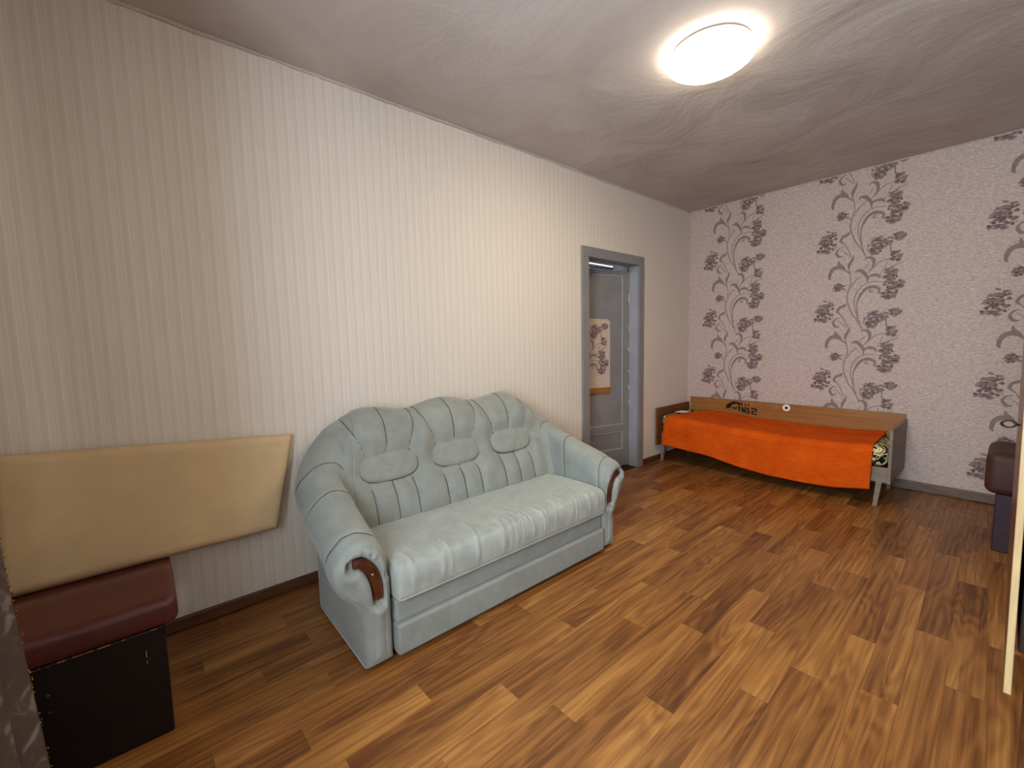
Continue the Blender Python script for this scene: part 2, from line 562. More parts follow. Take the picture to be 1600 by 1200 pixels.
prng = random.Random(11)
GAP = 0.0004
for k, (e0, t) in sorted(ends.items()):
    n0 = int(math.floor((YN - 0.1 - e0) / PER)) - 1
    for n in range(n0, n0 + 9):
        ya, yb = e0 + n * PER + GAP, e0 + (n + 1) * PER - GAP
        xa, xb = PH + k * SW + GAP, PH + (k + 1) * SW - GAP
        ym = (ya + yb) / 2
        c = math.hypot(1, SL)
        quad = [(xa - SL * ya, ya - 0.0), (xb - SL * ya, ya + SL * SW), (xb - SL * yb, yb + SL * SW), (xa - SL * yb, yb)]
        p = quad
        for ax, val, gt in ((0, 0.0, True), (0, XR, False), (1, YN, True), (1, YF, False)):
            if p:
                p = clip(p, ax, val, gt)
        if len(p) < 3:
            continue
        A = 0.5 * abs(sum(p[i][0] * p[(i + 1) % len(p)][1] - p[(i + 1) % len(p)][0] * p[i][1] for i in range(len(p))))
        if A < 0.0008:
            continue
        m_ = len(p)
        V = [(x, y, -0.0045) for x, y in p] + [(x, y, 0.0) for x, y in p]
        F = [tuple(range(m_, 2 * m_)), tuple(range(m_))[::-1]] + [(i, (i + 1) % m_, m_ + (i + 1) % m_, m_ + i) for i in range(m_)]
        o = link('plank', mesh('plank', V, F), M['plank'], floor)
        hi_, lo_ = 0.98, 0.64
        j = prng.uniform(-0.07, 0.07)
        # first letter: tone beyond the joint (start of this plank), second: tone before it (its far end)
        o.color = ((hi_ if t[0] == 'L' else lo_) + j, (hi_ if t[1] == 'L' else lo_) + j, ((k * 37 % 29) / 29.0 + 0.013 * (n % 2)), 1)

# ---- printed vine columns on the far wall
U = 0.001
def loc(p):
    return ((p[0] - 210) * 0.000975, -(p[1] - 200) * 0.001008 - (p[0] - 210) * 0.000046)

def ribbon(V, F, MI, pts, w, mi, y, n=None):
    P = np.array([loc(p) for p in pts])
    n = n or max(6, 5 * (len(pts) - 1))
    P = crom(P, n)
    W = np.interp(np.linspace(0, 1, n), np.linspace(0, 1, len(w)), w)
    T = np.gradient(P, axis=0)
    T /= np.linalg.norm(T, axis=1, keepdims=True) + 1e-9
    Nn = np.stack([-T[:, 1], T[:, 0]], 1)
    b = len(V)
    for i in range(n):
        for s in (-1, 1):
            q = P[i] + s * W[i] * Nn[i] * 0.5
            V.append((q[0], y, q[1]))
    for i in range(n - 1):
        F.append((b + 2 * i, b + 2 * i + 1, b + 2 * i + 3, b + 2 * i + 2))
        MI.append(mi)

def dab(V, F, MI, cx, cz, rx, rz, a, mi, y, n=8):
    b = len(V)
    for i in range(n):
        t = 2 * math.pi * i / n
        u, v = rx * math.cos(t), rz * math.sin(t)
        V.append((cx + u * math.cos(a) - v * math.sin(a), y, cz + u * math.sin(a) + v * math.cos(a)))
    F.append(tuple(range(b, b + n)))
    MI.append(mi)

def cluster(V, F, MI, c, rx, rz, n, r):
    n = int(n * 1.5)
    cx, cz = loc(c)
    rx *= U
    rz *= U
    for i in range(n):
        t, q = r.uniform(0, 6.28), math.sqrt(r.random())
        x, z = cx + rx * q * math.cos(t), cz + rz * q * math.sin(t)
        if r.random() < 0.6:
            s = r.uniform(0.014, 0.024)
            dab(V, F, MI, x, z, s, s * r.uniform(0.45, 0.75), r.uniform(-0.7, 0.7), 0, -0.0016 - 0.000004 * i)
        else:
            s = r.uniform(0.006, 0.0125)
            dab(V, F, MI, x, z, s, s * r.uniform(0.5, 0.95), r.uniform(-1, 1), 1, -0.0019 - 0.000004 * i)
    for i in range(n // 4):
        z = cz + rz * r.uniform(-0.8, 0.8)
        x = cx + rx * r.uniform(-0.6, 0.2)
        dab(V, F, MI, x, z, 0.024, 0.0028, r.uniform(-0.35, 0.35), 1, -0.0022 - 0.000004 * i)

def vine_geo():
    V, F, MI = [], [], []
    r = random.Random(21)
    y = -0.0005
    S = lambda pts, w: ribbon(V, F, MI, pts, [q * 0.82 for q in w], 0, y - 0.000003 * len(F))
    S([(402, 470), (415, 520), (424, 590), (406, 680), (400, 760), (440, 880), (490, 955), (530, 1030), (552, 1050)], [0.008, 0.010, 0.013, 0.011, 0.009])
    S([(660, 605), (600, 600), (540, 615), (490, 662), (460, 735), (460, 805), (480, 890), (496, 945)], [0.006, 0.011, 0.009, 0.008])
    S([(634, 712), (640, 668), (588, 645), (535, 668), (494, 735), (480, 805), (492, 920), (512, 985)], [0.014, 0.028, 0.034, 0.026, 0.012, 0.008, 0.008])
    S([(600, 690), (570, 690), (575, 672), (600, 668)], [0.006, 0.014, 0.012, 0.004])
    S([(424, 652), (445, 602), (480, 560), (505, 545)], [0.005, 0.011, 0.012, 0.006])
    S([(455, 512), (466, 492), (500, 495), (530, 528), (548, 560), (550, 605)], [0.010, 0.020, 0.040, 0.034, 0.026, 0.006])
    S([(548, 560), (575, 545), (610, 540), (640, 556), (636, 576)], [0.010, 0.026, 0.036, 0.018, 0.008])
    S([(525, 402), (545, 378), (580, 392), (592, 430), (580, 475), (545, 520)], [0.006, 0.018, 0.034, 0.030, 0.014, 0.006])
    S([(515, 490), (535, 460), (556, 432)], [0.004, 0.008, 0.007])
    S([(552, 515), (598, 462), (650, 418), (722, 408)], [0.005, 0.009, 0.008, 0.006])
    S([(642, 545), (668, 490), (690, 430)], [0.005, 0.007, 0.006])
    S([(262, 566), (248, 540), (262, 480), (300, 448), (345, 455), (380, 486), (412, 512)], [0.006, 0.030, 0.040, 0.046, 0.034, 0.016, 0.008])
    S([(318, 388), (322, 420), (350, 448), (376, 482)], [0.006, 0.032, 0.036, 0.010])
    S([(434, 345), (424, 390), (406, 430), (400, 478)], [0.004, 0.030, 0.034, 0.008])
    S([(396, 125), (380, 152), (345, 168), (328, 205), (345, 228)], [0.004, 0.036, 0.026, 0.026, 0.012])
    S([(312, 208), (350, 228), (388, 290), (416, 352)], [0.006, 0.010, 0.010, 0.006])
    S([(330, 288), (378, 328), (410, 362)], [0.005, 0.008, 0.006])
    S([(356, 266), (318, 274), (296, 312), (318, 350), (350, 344)], [0.004, 0.014, 0.026, 0.028, 0.008])
    S([(372, 660), (390, 672), (404, 690)], [0.006, 0.007, 0.006])
    S([(706, 250), (704, 300), (712, 345), (735, 380)], [0.006, 0.012, 0.014, 0.008])
    S([(548, 340), (540, 290), (575, 268), (640, 262), (700, 222), (770, 205)], [0.006, 0.010, 0.012, 0.010, 0.007])
    S([(690, 500), (720, 478), (800, 440)], [0.006, 0.012, 0.005])
    S([(276, 672), (300, 655), (330, 642)], [0.002, 0.010, 0.008])
    cluster(V, F, MI, (222, 170), 72, 68, 22, r)
    cluster(V, F, MI, (208, 245), 88, 60, 30, r)
    cluster(V, F, MI, (620, 250), 88, 50, 26, r)
    cluster(V, F, MI, (600, 325), 48, 34, 14, r)
    cluster(V, F, MI, (755, 215), 48, 30, 12, r)
    cluster(V, F, MI, (742, 385), 42, 50, 14, r)
    cluster(V, F, MI, (718, 545), 46, 66, 20, r)
    cluster(V, F, MI, (735, 640), 76, 48, 24, r)
    cluster(V, F, MI, (715, 715), 52, 44, 16, r)
    cluster(V, F, MI, (335, 638), 40, 42, 14, r)
    return V, F, MI
VG = vine_geo()

def vine_mesh(zmax=None, zmin=None, xmin=None, xmax=None):
    V, F, MI = VG
    me = mesh('vine_print', V, F)
    me.materials.append(M['stem'])
    me.materials.append(M['bloom'])
    me.polygons.foreach_set('material_index', MI)
    cuts = []
    if zmax is not None: cuts.append(((0, 0, zmax), (0, 0, 1)))
    if zmin is not None: cuts.append(((0, 0, zmin), (0, 0, -1)))
    if xmin is not None: cuts.append(((xmin, 0, 0), (-1, 0, 0)))
    if xmax is not None: cuts.append(((xmax, 0, 0), (1, 0, 0)))
    if cuts:
        bm = bmesh.new()
        bm.from_mesh(me)
        for co, no in cuts:
            bmesh.ops.bisect_plane(bm, geom=bm.verts[:] + bm.edges[:] + bm.faces[:], plane_co=co, plane_no=no, clear_outer=True)
        bm.to_mesh(me)
        bm.free()
    return me
full = vine_mesh()
PZ = 0.667
for cx in (0.255, 1.389, 2.526):
    for n in range(-3, 3):
        z = 1.640 + n * PZ
        top, bot = ZC - 0.008 - z, 0.09 - z
        me = full
        if 0.15 > top or -0.92 < bot:
            me = vine_mesh(top, bot)
            if not len(me.polygons):
                continue
        o = link('vine_print', me, None, wall_far)
        o.location = (cx, YF - 0.0002, z)

# ------------------------------------------------------------------ doorway, door ajar, hall
door = thing('door_1', (0, 3.64, 0), None, None, kind='structure')
cas = [((-0.115, DY0, 0), (0.0, 3.226, 2.18)), ((-0.115, 4.063, 0), (0.0, DY1, 2.18)), ((-0.115, DY0, 2.18), (0.0, DY1, DZ))]
for lo, hi in cas:
    box('jamb', lo, hi, M['door_edge'] if lo[1] > 4 else M['door'], door, 0.003)  # right jamb is paler and bluer: daylight falling on it put into the colour
for lo, hi in (((0.0, 3.134, 0.0), (0.024, 3.228, 2.18)), ((0.0, 4.060, 0.0), (0.024, 4.146, 2.18)), ((0.0, 3.134, 2.18), (0.024, 4.146, 2.272))):
    box('casing_board', lo, hi, M['door'], door, 0.004)
LA = math.atan2(-0.227, 0.974)
LD = Vector((-0.227, -0.974, 0)).normalized()            # from hinge towards the free edge
LN = Vector((0.974, -0.227, 0)).normalized()             # leaf normal towards the room
HG = Vector((-0.10, 4.058, 0))
LM = Matrix(((LD.x, LN.x, 0, HG.x), (LD.y, LN.y, 0, HG.y), (0, 0, 1, 0), (0, 0, 0, 1)))   # local: u, n, z
def leafbox(bm, u0, u1, n0, n1, z0, z1, bev=0.003):
    add_box(bm, (u0, n0, z0), (u1, n1, z1), bev, 2, LM)
bm = bmesh.new()
for a in ((0, .088, -.04, 0, .012, 2.130), (.725, .815, -.04, 0, .012, 2.130), (.088, .725, -.04, 0, 2.086, 2.130), (.088, .725, -.04, 0, .405, .475), (.088, .725, -.04, 0, .012, .200)):
    leafbox(bm, *a)
leaf = bm_finish(bm, 'leaf', M['door'], door)
def leafpart(name, mat, rows, parent, bev=0.003):
    bm = bmesh.new()
    for a in rows:
        leafbox(bm, *a, bev=bev)
    return bm_finish(bm, name, mat, parent)
def child_of_leaf(o):
    o.parent = leaf
    o.matrix_parent_inverse = Matrix.Identity(4)
    return o
for z0, z1 in ((.475, 2.086), (.200, .405)):
    p = leafpart('panel', M['door'], [(.088, .725, -.032, -.014, z0, z1)], None)
    p.parent = leaf
    q = leafpart('moulding', M['door_edge'], [(.088, .104, -.014, -.003, z0, z1), (.709, .725, -.014, -.003, z0, z1), (.104, .709, -.014, -.003, z1 - .014, z1), (.104, .709, -.014, -.003, z0, z0 + .016)], None, 0.004)
    q.parent = leaf
hr = random.Random(9)
bm = bmesh.new()
for z in (1.86, 1.83, 1.80, 1.50, 1.28, 1.05, 0.86, 0.70):
    h = hr.uniform(.02, .05)
    leafbox(bm, 0.002, hr.uniform(.008, .016), -0.001, 0.0012, z, z + h, 0.0)
p = bm_finish(bm, 'paint_chips', M['chip'], None)
p.parent = leaf
p['kind'] = 'stuff'
for n_ in (0.35, 1.75):
    t = tube('hinge', [(-0.097, 4.061, n_), (-0.097, 4.061, n_ + .09)], 0.006, M['door_edge'], door)

# wallpaper remnant with wooden batten pinned on the door
pp = LM @ Vector((0.46, -0.012, 0.84))
patch = thing('wallpaper_panel', pp, 'cream vine-patterned wallpaper panel with wooden batten hung on the grey door', 'panel')
bm = bmesh.new()
outline = [(.262, .90), (.262, 1.52), (.268, 1.545), (.259, 1.57), (.264, 1.60), (.285, 1.622), (.655, 1.632), (.655, .90)]
vs = []
for n0 in (-0.0135, -0.0095):
    vs.append([bm.verts.new(LM @ Vector((u, n0, z))) for u, z in outline])
bm.faces.new(vs[1])
bm.faces.new(vs[0][::-1])
for i in range(len(outline)):
    j = (i + 1) % len(outline)
    bm.faces.new((vs[0][i], vs[0][j], vs[1][j], vs[1][i]))
bm_finish(bm, 'sheet', M['cream'] if False else plain('cream_vine_paper', (0.78, 0.70, 0.63), 0.7, 0.2, 0.08, 60), patch)
bm = bmesh.new()
leafbox(bm, .262, .60, -.0135, .004, .842, .903, .003)
bm_finish(bm, 'batten', M['bedwood'], patch)
vm = vine_mesh(zmax=0.02, zmin=-0.70, xmin=0.18, xmax=0.64)
vo = link('vine_print', vm, None, patch)
# print runs right-to-left along the leaf's u axis
vo.matrix_world = LM @ Matrix(((-0.92, 0, 0, 0.83), (0, -1.0, 0, -0.0088), (0, 0, 0.92, 1.585), (0, 0, 0, 1)))
vo.matrix_parent_inverse = Matrix.LocRotScale(patch.location, patch.rotation_euler, None).inverted()

def room_box(name, lo, hi, faces, mat):
    bm = bmesh.new()
    for a in faces:
        add_box(bm, a[0], a[1], 0)
    o = bm_finish(bm, name, mat)
    o['kind'] = 'structure'
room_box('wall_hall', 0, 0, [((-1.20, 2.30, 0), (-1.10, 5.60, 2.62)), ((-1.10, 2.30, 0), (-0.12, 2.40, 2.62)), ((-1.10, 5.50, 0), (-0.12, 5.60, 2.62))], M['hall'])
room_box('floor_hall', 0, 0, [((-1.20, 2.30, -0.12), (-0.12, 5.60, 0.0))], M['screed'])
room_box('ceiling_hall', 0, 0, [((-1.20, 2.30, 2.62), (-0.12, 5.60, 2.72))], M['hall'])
tl = thing('hall_glow_strip', (-1.06, 4.70, 2.40), 'added glowing strip for the bright line in the hall above the grey door', 'lamp')  # added glowing strip, stands in for light showing through above the door
box('strip_back', (-1.10, 4.30, 2.380), (-1.055, 5.08, 2.405), M['iron'], tl, 0.003)
tube('glow_strip', [(-1.045, 4.32, 2.417), (-1.045, 5.06, 2.4115)], 0.006, M['tube_glow'], tl)
for y in (4.31, 5.06):
    box('strip_cap', (-1.10, y - .012, 2.40), (-1.036, y + .012, 2.420), M['iron'], tl, 0.003)

# ------------------------------------------------------------------ window behind the viewer, curtain
win = thing('window_1', (2.205, YN - 0.30, WZ0), None, None, kind='structure')
for lo, hi in (((WX0, YN - .34, WZ0), (WX0 + .06, YN - .28, WZ1)), ((WX1 - .06, YN - .34, WZ0), (WX1, YN - .28, WZ1)), ((WX0 + .06, YN - .34, WZ0), (WX1 - .06, YN - .28, WZ0 + .06)),
               ((WX0 + .06, YN - .34, WZ1 - .06), (WX1 - .06, YN - .28, WZ1)), ((2.175, YN - .34, WZ0 + .06), (2.235, YN - .28, WZ1 - .06))):
    box('window_frame', lo, hi, M['white'], win, 0.005)
for a, b in ((WX0 + .06, 2.175), (2.235, WX1 - .06)):
    box('pane', (a, YN - .313, WZ0 + .06), (b, YN - .309, WZ1 - .06), M['glass'], win, 0)
box('window_sill', (WX0 - .05, YN - .28, WZ0 - .03), (WX1 + .05, YN + .10, WZ0), M['white'], win, 0.008)

cur = thing('curtain', (1.2, -0.37, 0.0), 'taupe patterned curtain with gold sequin edge hanging beside the bench', 'curtain')
nu, nv = 90, 70
P = np.zeros((nu, nv, 3))
for i in range(nu):
    u = i / (nu - 1)
    for j in range(nv):
        z = 0.03 + 2.56 * j / (nv - 1)
        xe = np.interp(z, [0.0, 0.30, 0.50, 0.77, 1.05, 1.6, 2.6], [1.075, 1.030, 0.985, 0.925, 0.875, 0.84, 0.83])
        x = xe + (1.78 - xe) * u  # unseen width extended to keep window light off the left wall
        y = -0.345 - 0.055 * u + 0.024 * math.sin(u * 36 + 0.5 * math.sin(z * 2)) * (1 - 0.3 * z / 2.6) + np.interp(z, [0, 0.3, 0.77, 1.2], [0.075, 0.06, 0.012, -0.02]) * (1 - u)
        P[i, j] = (x, y, z)
V = P.reshape(-1, 3)
Q = P + np.array([0, -0.003, 0])
F = grid_faces(nu, nv) + [f[::-1] for f in grid_faces(nu, nv, base=nu * nv)]
bnd = [(i * nv) for i in range(nu)] + [((nu - 1) * nv + j) for j in range(1, nv)] + [(i * nv + nv - 1) for i in range(nu - 2, -1, -1)] + [j for j in range(nv - 2, 0, -1)]
F += [(bnd[i], bnd[(i + 1) % len(bnd)], bnd[(i + 1) % len(bnd)] + nu * nv, bnd[i] + nu * nv) for i in range(len(bnd))]
off(link('drape', mesh('drape', np.vstack([V, Q.reshape(-1, 3)]), F, True), M['curtain'], cur), cur)
bm = bmesh.new()
sr = random.Random(4)
for j in range(150):
    z = sr.uniform(0.06, 1.3)
    f = (z - 0.03) / 2.56 * (nv - 1)
    q = P[sr.choice((0, 0, 1, 2)), int(f)]
    s = sr.uniform(0.0012, 0.0032)
    bmesh.ops.create_icosphere(bm, subdivisions=1, radius=s, matrix=Matrix.Translation((q[0] + 0.003, q[1] + 0.002, z)))
o = bm_finish(bm, 'sequin_trim', M['gold'], cur)
o['kind'] = 'stuff'
rod = thing('curtain_rod', (1.98, -0.38, 2.62), 'white curtain rod above the window', 'curtain rod')
tube('rod', [(0.55, -0.38, 2.62), (3.1, -0.38, 2.62)], 0.014, M['white'], rod)
for x in (0.62, 3.0):
    box('bracket', (x - .01, YN, 2.60), (x + .01, -0.37, 2.612), M['white'], rod, 0.002)

# ------------------------------------------------------------------ ceiling lamp
lamp = thing('ceiling_lamp', (1.506, 2.415, ZC), 'round white opal ceiling lamp, switched on', 'lamp')
lathe('tray', [(0.0, -0.004), (0.188, -0.004), (0.200, -0.010), (0.200, -0.026), (0.192, -0.030), (0.0, -0.030)], M['lamp_ring'], lamp, 64, (1.506, 2.415, ZC))
lathe('rim', [(0.192, -0.030), (0.204, -0.031), (0.214, -0.035), (0.218, -0.042), (0.211, -0.055), (0.203, -0.059), (0.196, -0.055)], M['rim_glow'], lamp, 64, (1.506, 2.415, ZC))
lathe('diffuser', [(0.203, -0.0588), (0.190, -0.068), (0.155, -0.079), (0.105, -0.087), (0.05, -0.091), (0.0, -0.092)], M['glow'], lamp, 64, (1.506, 2.415, ZC))

# ------------------------------------------------------------------ sofa
YC = 1.495
sofa = thing('sofa', (0.50, YC, 0), 'pale sage velour sofa with scalloped tufted back and rolled arms', 'sofa')
NA, NCN, NB = 56, 44, 130
def ucurve(yl_front, yl_back, xb, r, xf=0.90):
    """half of a U in plan: arm front -> rear corner -> middle of the back; returns (x, y)"""
    t = np.linspace(0, 1, NA, endpoint=False)
    xs = xf + (xb + r - xf) * t
    ys = yl_front + (yl_back - yl_front) * sstep(t, 0, 1)
    a = np.linspace(0, math.pi / 2, NCN, endpoint=False)
    xc = xb + r - r * np.sin(a)
    yc = yl_back + r - r * np.cos(a)
    yb = np.linspace(yl_back + r, YC, NB)
    return np.stack([np.concatenate([xs, xc, np.full(NB, xb)]), np.concatenate([ys, yc, yb])], 1)

crest = ucurve(0.635, 0.665, 0.165, 0.24)
n_half = len(crest)
ti = np.arange(n_half)
arm_t = np.clip(ti / NA, 0, 1)
cor_t = np.clip((ti - NA) / NCN, 0, 1)
bk_y = crest[:, 1]
def back_h(y):
    a = np.abs(y - YC)
    h = 0.70 + 0.325 * (1 - np.clip(a / 0.93, 0, 1) ** 3.6) ** (1 / 3.6)
    d = np.abs((y - YC) / 0.52 - np.round((y - YC) / 0.52))
    return h + 0.022 * np.cos(2 * math.pi * d) * sstep(0.86 - a, 0, 0.25)
H = np.interp(crest[:, 0], [0.2, 0.36, 0.57, 0.80, 0.93], [0.845, 0.775, 0.70, 0.635, 0.57])
hb = back_h(crest[:, 1])
hc = np.where(ti < NA, H, np.where(ti < NA + NCN, H, hb))
# smooth the joint between the arm height and the back height over the corner
h_arm_end = np.interp(crest[NA, 0], [0.2, 0.36, 0.57, 0.80, 0.93], [0.845, 0.775, 0.70, 0.635, 0.57])
hc = np.where(ti < NA, H, np.where(ti < NA + NCN, h_arm_end + (hb[NA + NCN] - h_arm_end) * (0.55 * cor_t + 0.45 * sstep(cor_t, 0, 1)), hb))
kern = np.ones(15) / 15
hc = np.convolve(np.pad(hc, 7, mode='edge'), kern, 'valid')
zs = np.interp(ti, [0, NA * 0.5, NA, NA + NCN, n_half], [0.315, 0.40, 0.47, 0.52, 0.52])

K = []                                                     # knots: plan curve + height
def knot(uv, z):
    K.append(np.column_stack([uv, np.broadcast_to(z, (n_half,))]))
knot(ucurve(.752, .755, .47, .04), 0.018)
knot(ucurve(.752, .755, .47, .04), 0.20)
knot(ucurve(.752, .755, .47, .04), 0.34)
knot(ucurve(.750, .752, .462, .05), 0.36 + 0.22 * (hc - 0.13 - 0.36))
knot(ucurve(.746, .745, .395, .08), 0.36 + 0.60 * (hc - 0.13 - 0.36))
knot(ucurve(.738, .738, .315, .13), hc - 0.105)
knot(ucurve(.705, .722, .245, .18), hc - 0.030)
knot(crest, hc)
knot(ucurve(.570, .600, .100, .28), hc - 0.022)
knot(ucurve(.515, .540, .060, .30), hc - 0.10)
knot(ucurve(.530, .548, .062, .30), 0.5 * (zs + hc - 0.10) - 0.01)
knot(ucurve(.600, .605, .080, .28), zs)
knot(ucurve(.622, .620, .085, .26), zs - 0.05)
knot(ucurve(.625, .622, .088, .26), 0.15)
knot(ucurve(.625, .622, .088, .26), 0.018)
K = np.stack(K, 1)                                         # n_half x nk x 3
NS = 92
half = np.stack([crom(K[i], NS) for i in range(n_half)], 0)
mir = half[::-1][1:].copy()
mir[:, :, 1] = 2 * YC - mir[:, :, 1]
S = np.concatenate([half, mir], 0)                        # stations x section x 3
nst = len(S)
kid = np.linspace(0, len(K[0]) - 1, NS)                    # knot index along the section
Nn = grid_normals(S)
# make the normals point away from the padding (inner face looks to the seat)
if Nn[nst // 2, int(NS * 4 / 14)][0] < 0:
    Nn = -Nn
D = np.zeros((nst, NS))
yy, zz, xx = S[:, :, 1], S[:, :, 2], S[:, :, 0]
st_idx = np.arange(nst)
in_back = ((st_idx >= NA + NCN * 0.55) & (st_idx < nst - NA - NCN * 0.55)).astype(float)[:, None] * np.ones((1, NS))
front = (sstep(kid, 2.2, 3.2) * (1 - sstep(kid, 8.2, 9.0)))[None, :]
OV = [(YC - 0.462, 0.715), (YC - 0.008, 0.715), (YC + 0.452, 0.715)]
# outward puffing between seams, seams as narrow grooves that fan out over the crest
for (yo, zo) in OV:
    for kk in (-1, 0, 1):
        up = sstep(zz, zo + 0.02, 1.02)
        yl = yo + kk * (0.118 + 0.075 * up) + 0.01 * kk
        g = np.exp(-((yy - yl) / 0.0085) ** 2)
        D -= 0.013 * g * in_back * front * sstep(np.abs(zz - zo), 0.055, 0.085) * (1 - 0.62 * sstep(zz, 0.86, 0.98))
    for kk in (-1.5, -0.5, 0.5, 1.5):
        up = sstep(zz, zo + 0.02, 1.02)
        yl = yo + kk * (0.118 + 0.075 * up)
        D += 0.013 * np.exp(-((yy - yl) / 0.045) ** 2) * in_back * front * sstep(np.abs(zz - zo), 0.05, 0.14) * (1 - 0.75 * sstep(zz, 0.86, 0.98))
    dx, dz = (yy - yo), (zz - zo)
    q = np.sqrt((np.maximum(np.abs(dx) - 0.105, 0)) ** 2 + dz ** 2)      # distance to the stadium axis
    inner = (sstep(kid, 2.2, 3.0) * (1 - sstep(kid, 6.2, 6.8)))[None, :] * in_back
    D -= 0.034 * (1 - sstep(q, 0.055, 0.155)) * inner
# general puff of the three back panels and valleys between them
vall = np.exp(-(((yy - (YC - 0.235)) / 0.05) ** 2)) + np.exp(-(((yy - (YC + 0.225)) / 0.05) ** 2))
D += 0.008 * vall * in_back * front * (1 - sstep(zz, 0.80, 0.95))
# seams running over the arms
roll = (sstep(kid, 2.4, 3.2) * (1 - sstep(kid, 10.4, 11.0)))[None, :]
for xs_ in (0.34, 0.55, 0.86):
    arm = ((st_idx < NA + NCN * 0.5) | (st_idx >= nst - NA - NCN * 0.5)).astype(float)[:, None]
    tilt = xs_ - 0.10 * (kid[None, :] - 7) / 4 * 0.5
    D -= 0.008 * np.exp(-((xx - tilt) / 0.007) ** 2) * roll * arm
    D += 0.004 * np.exp(-((xx - tilt) / 0.05) ** 2) * roll * arm
for e in (NA + NCN * 0.86, nst - 1 - NA - NCN * 0.86):       # corner seam of the back
    D -= 0.005 * np.exp(-((st_idx - e) / 1.3) ** 2)[:, None] * front
S = S + Nn * D[:, :, None]

def skeleton(sec, mirror):
    """middle line of the arm's front face, one target per outline point"""
    zt = np.clip(sec[:, 2], 0.085, sec[:, 2].max() - 0.085)
    yt = np.interp(zt, [0.03, 0.27, 0.36, 0.50], [0.688, 0.688, 0.655, 0.632])
    return (2 * YC - yt if mirror else yt), zt
def section_round(sec, xf, r, k, mirror):
    """rounded nose of an arm: stations that inset as x grows"""
    yt, zt = skeleton(sec, mirror)
    dy, dz = yt - sec[:, 1], zt - sec[:, 2]
    L = np.hypot(dy, dz) + 1e-9
    out = []
    for i in range(1, k + 1):
        a = math.pi / 2 * i / k
        ins = r * (1 - math.cos(a))
        d = sec.copy()
        d[:, 0] = xf + r * math.sin(a)
        d[:, 1] += dy / L * ins
        d[:, 2] += dz / L * ins
        out.append(d)
    return out
wood_axis = crom([(.590, .505), (.628, .500), (.664, .455), (.684, .395), (.690, .325)], 40)
def cap_rings(sec, k, mirror):
    cen = np.array([0, sec[:, 1].mean(), sec[:, 2].mean()])
    out = []
    yt, zt = skeleton(sec, mirror)
    for i in range(1, k + 1):
        s = 1 - i / k
        d = sec.copy()
        d[:, 1] = yt + (sec[:, 1] - yt) * s
        d[:, 2] = zt + (sec[:, 2] - zt) * s
        d[:, 0] = sec[:, 0] + 0.010 * (1 - s ** 2)
        out.append(d)
    return out
def recess(P, mirror):
    y = P[:, 1] if not mirror else 2 * YC - P[:, 1]
    d = np.min(np.hypot(y[:, None] - wood_axis[None, :, 0], P[:, 2][:, None] - wood_axis[None, :, 1]), axis=1)
    P[:, 0] -= 0.034 * (1 - sstep(d, 0.020, 0.036))
    P[:, 0] += 0.014 * np.exp(-((d - 0.055) / 0.02) ** 2)
    a = np.arctan2(P[:, 2] - 0.455, y - 0.632)
    P[:, 0] += 0.0035 * np.sin(15 * a) * np.exp(-((d - 0.046) / 0.016) ** 2) * sstep(P[:, 2], 0.46, 0.50)
    return P
RN, KN, KC = 0.042, 9, 30
first, last = S[0].copy(), S[-1].copy()
pre = section_round(first, first[:, 0].mean(), RN, KN, False)
pre += cap_rings(pre[-1], KC, False)
post = section_round(last, last[:, 0].mean(), RN, KN, True)
post += cap_rings(post[-1], KC, True)
pre = [p if i < KN - 3 else recess(p, False) for i, p in enumerate(pre)]
post = [p if i < KN - 3 else recess(p, True) for i, p in enumerate(post)]
ALL = np.concatenate([np.stack(pre[::-1], 0), S, np.stack(post, 0)], 0)
me = mesh('upholstery', ALL.reshape(-1, 3), grid_faces(len(ALL), NS, cv=True), True)
bm = bmesh.new()
bm.from_mesh(me)
bmesh.ops.remove_doubles(bm, verts=bm.verts, dist=0.00005)
bmesh.ops.recalc_face_normals(bm, faces=bm.faces)
bm.to_mesh(me)
bm.free()
me.polygons.foreach_set('use_smooth', [True] * len(me.polygons))
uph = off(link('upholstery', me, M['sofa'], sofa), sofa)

# dark stitched seams lying in the grooves
def seam(pts):
    if len(pts) > 3:
        tube('seam', pts, 0.0017, M['piping'], sofa, 5)
i_lo, i_hi = NA + int(NCN * 0.6), nst - NA - int(NCN * 0.6)
def cross(j, f):
    """point on section line j where f changes sign along the back"""
    v = f(S[i_lo:i_hi, j])
    k = np.where(np.diff(np.sign(v)) != 0)[0]
    if not len(k):
        return None
    k = k[0]
    t = v[k] / (v[k] - v[k + 1])
    return S[i_lo + k, j] * (1 - t) + S[i_lo + k + 1, j] * t + Nn[i_lo + k, j] * 0.0016
for (yo, zo) in OV:
    for kk in (-1, 0, 1):
        runs = {1: [], -1: []}
        for j in range(NS):
            if 2.6 < kid[j] < 8.0:
                p = cross(j, lambda q: q[:, 1] - (yo + kk * (0.118 + 0.075 * sstep(q[:, 2], zo + 0.02, 1.02)) + 0.01 * kk))
                if p is not None and abs(p[2] - zo) > 0.078:
                    runs[1 if p[2] > zo else -1].append(p)
        seam(runs[1])
        seam(runs[-1])
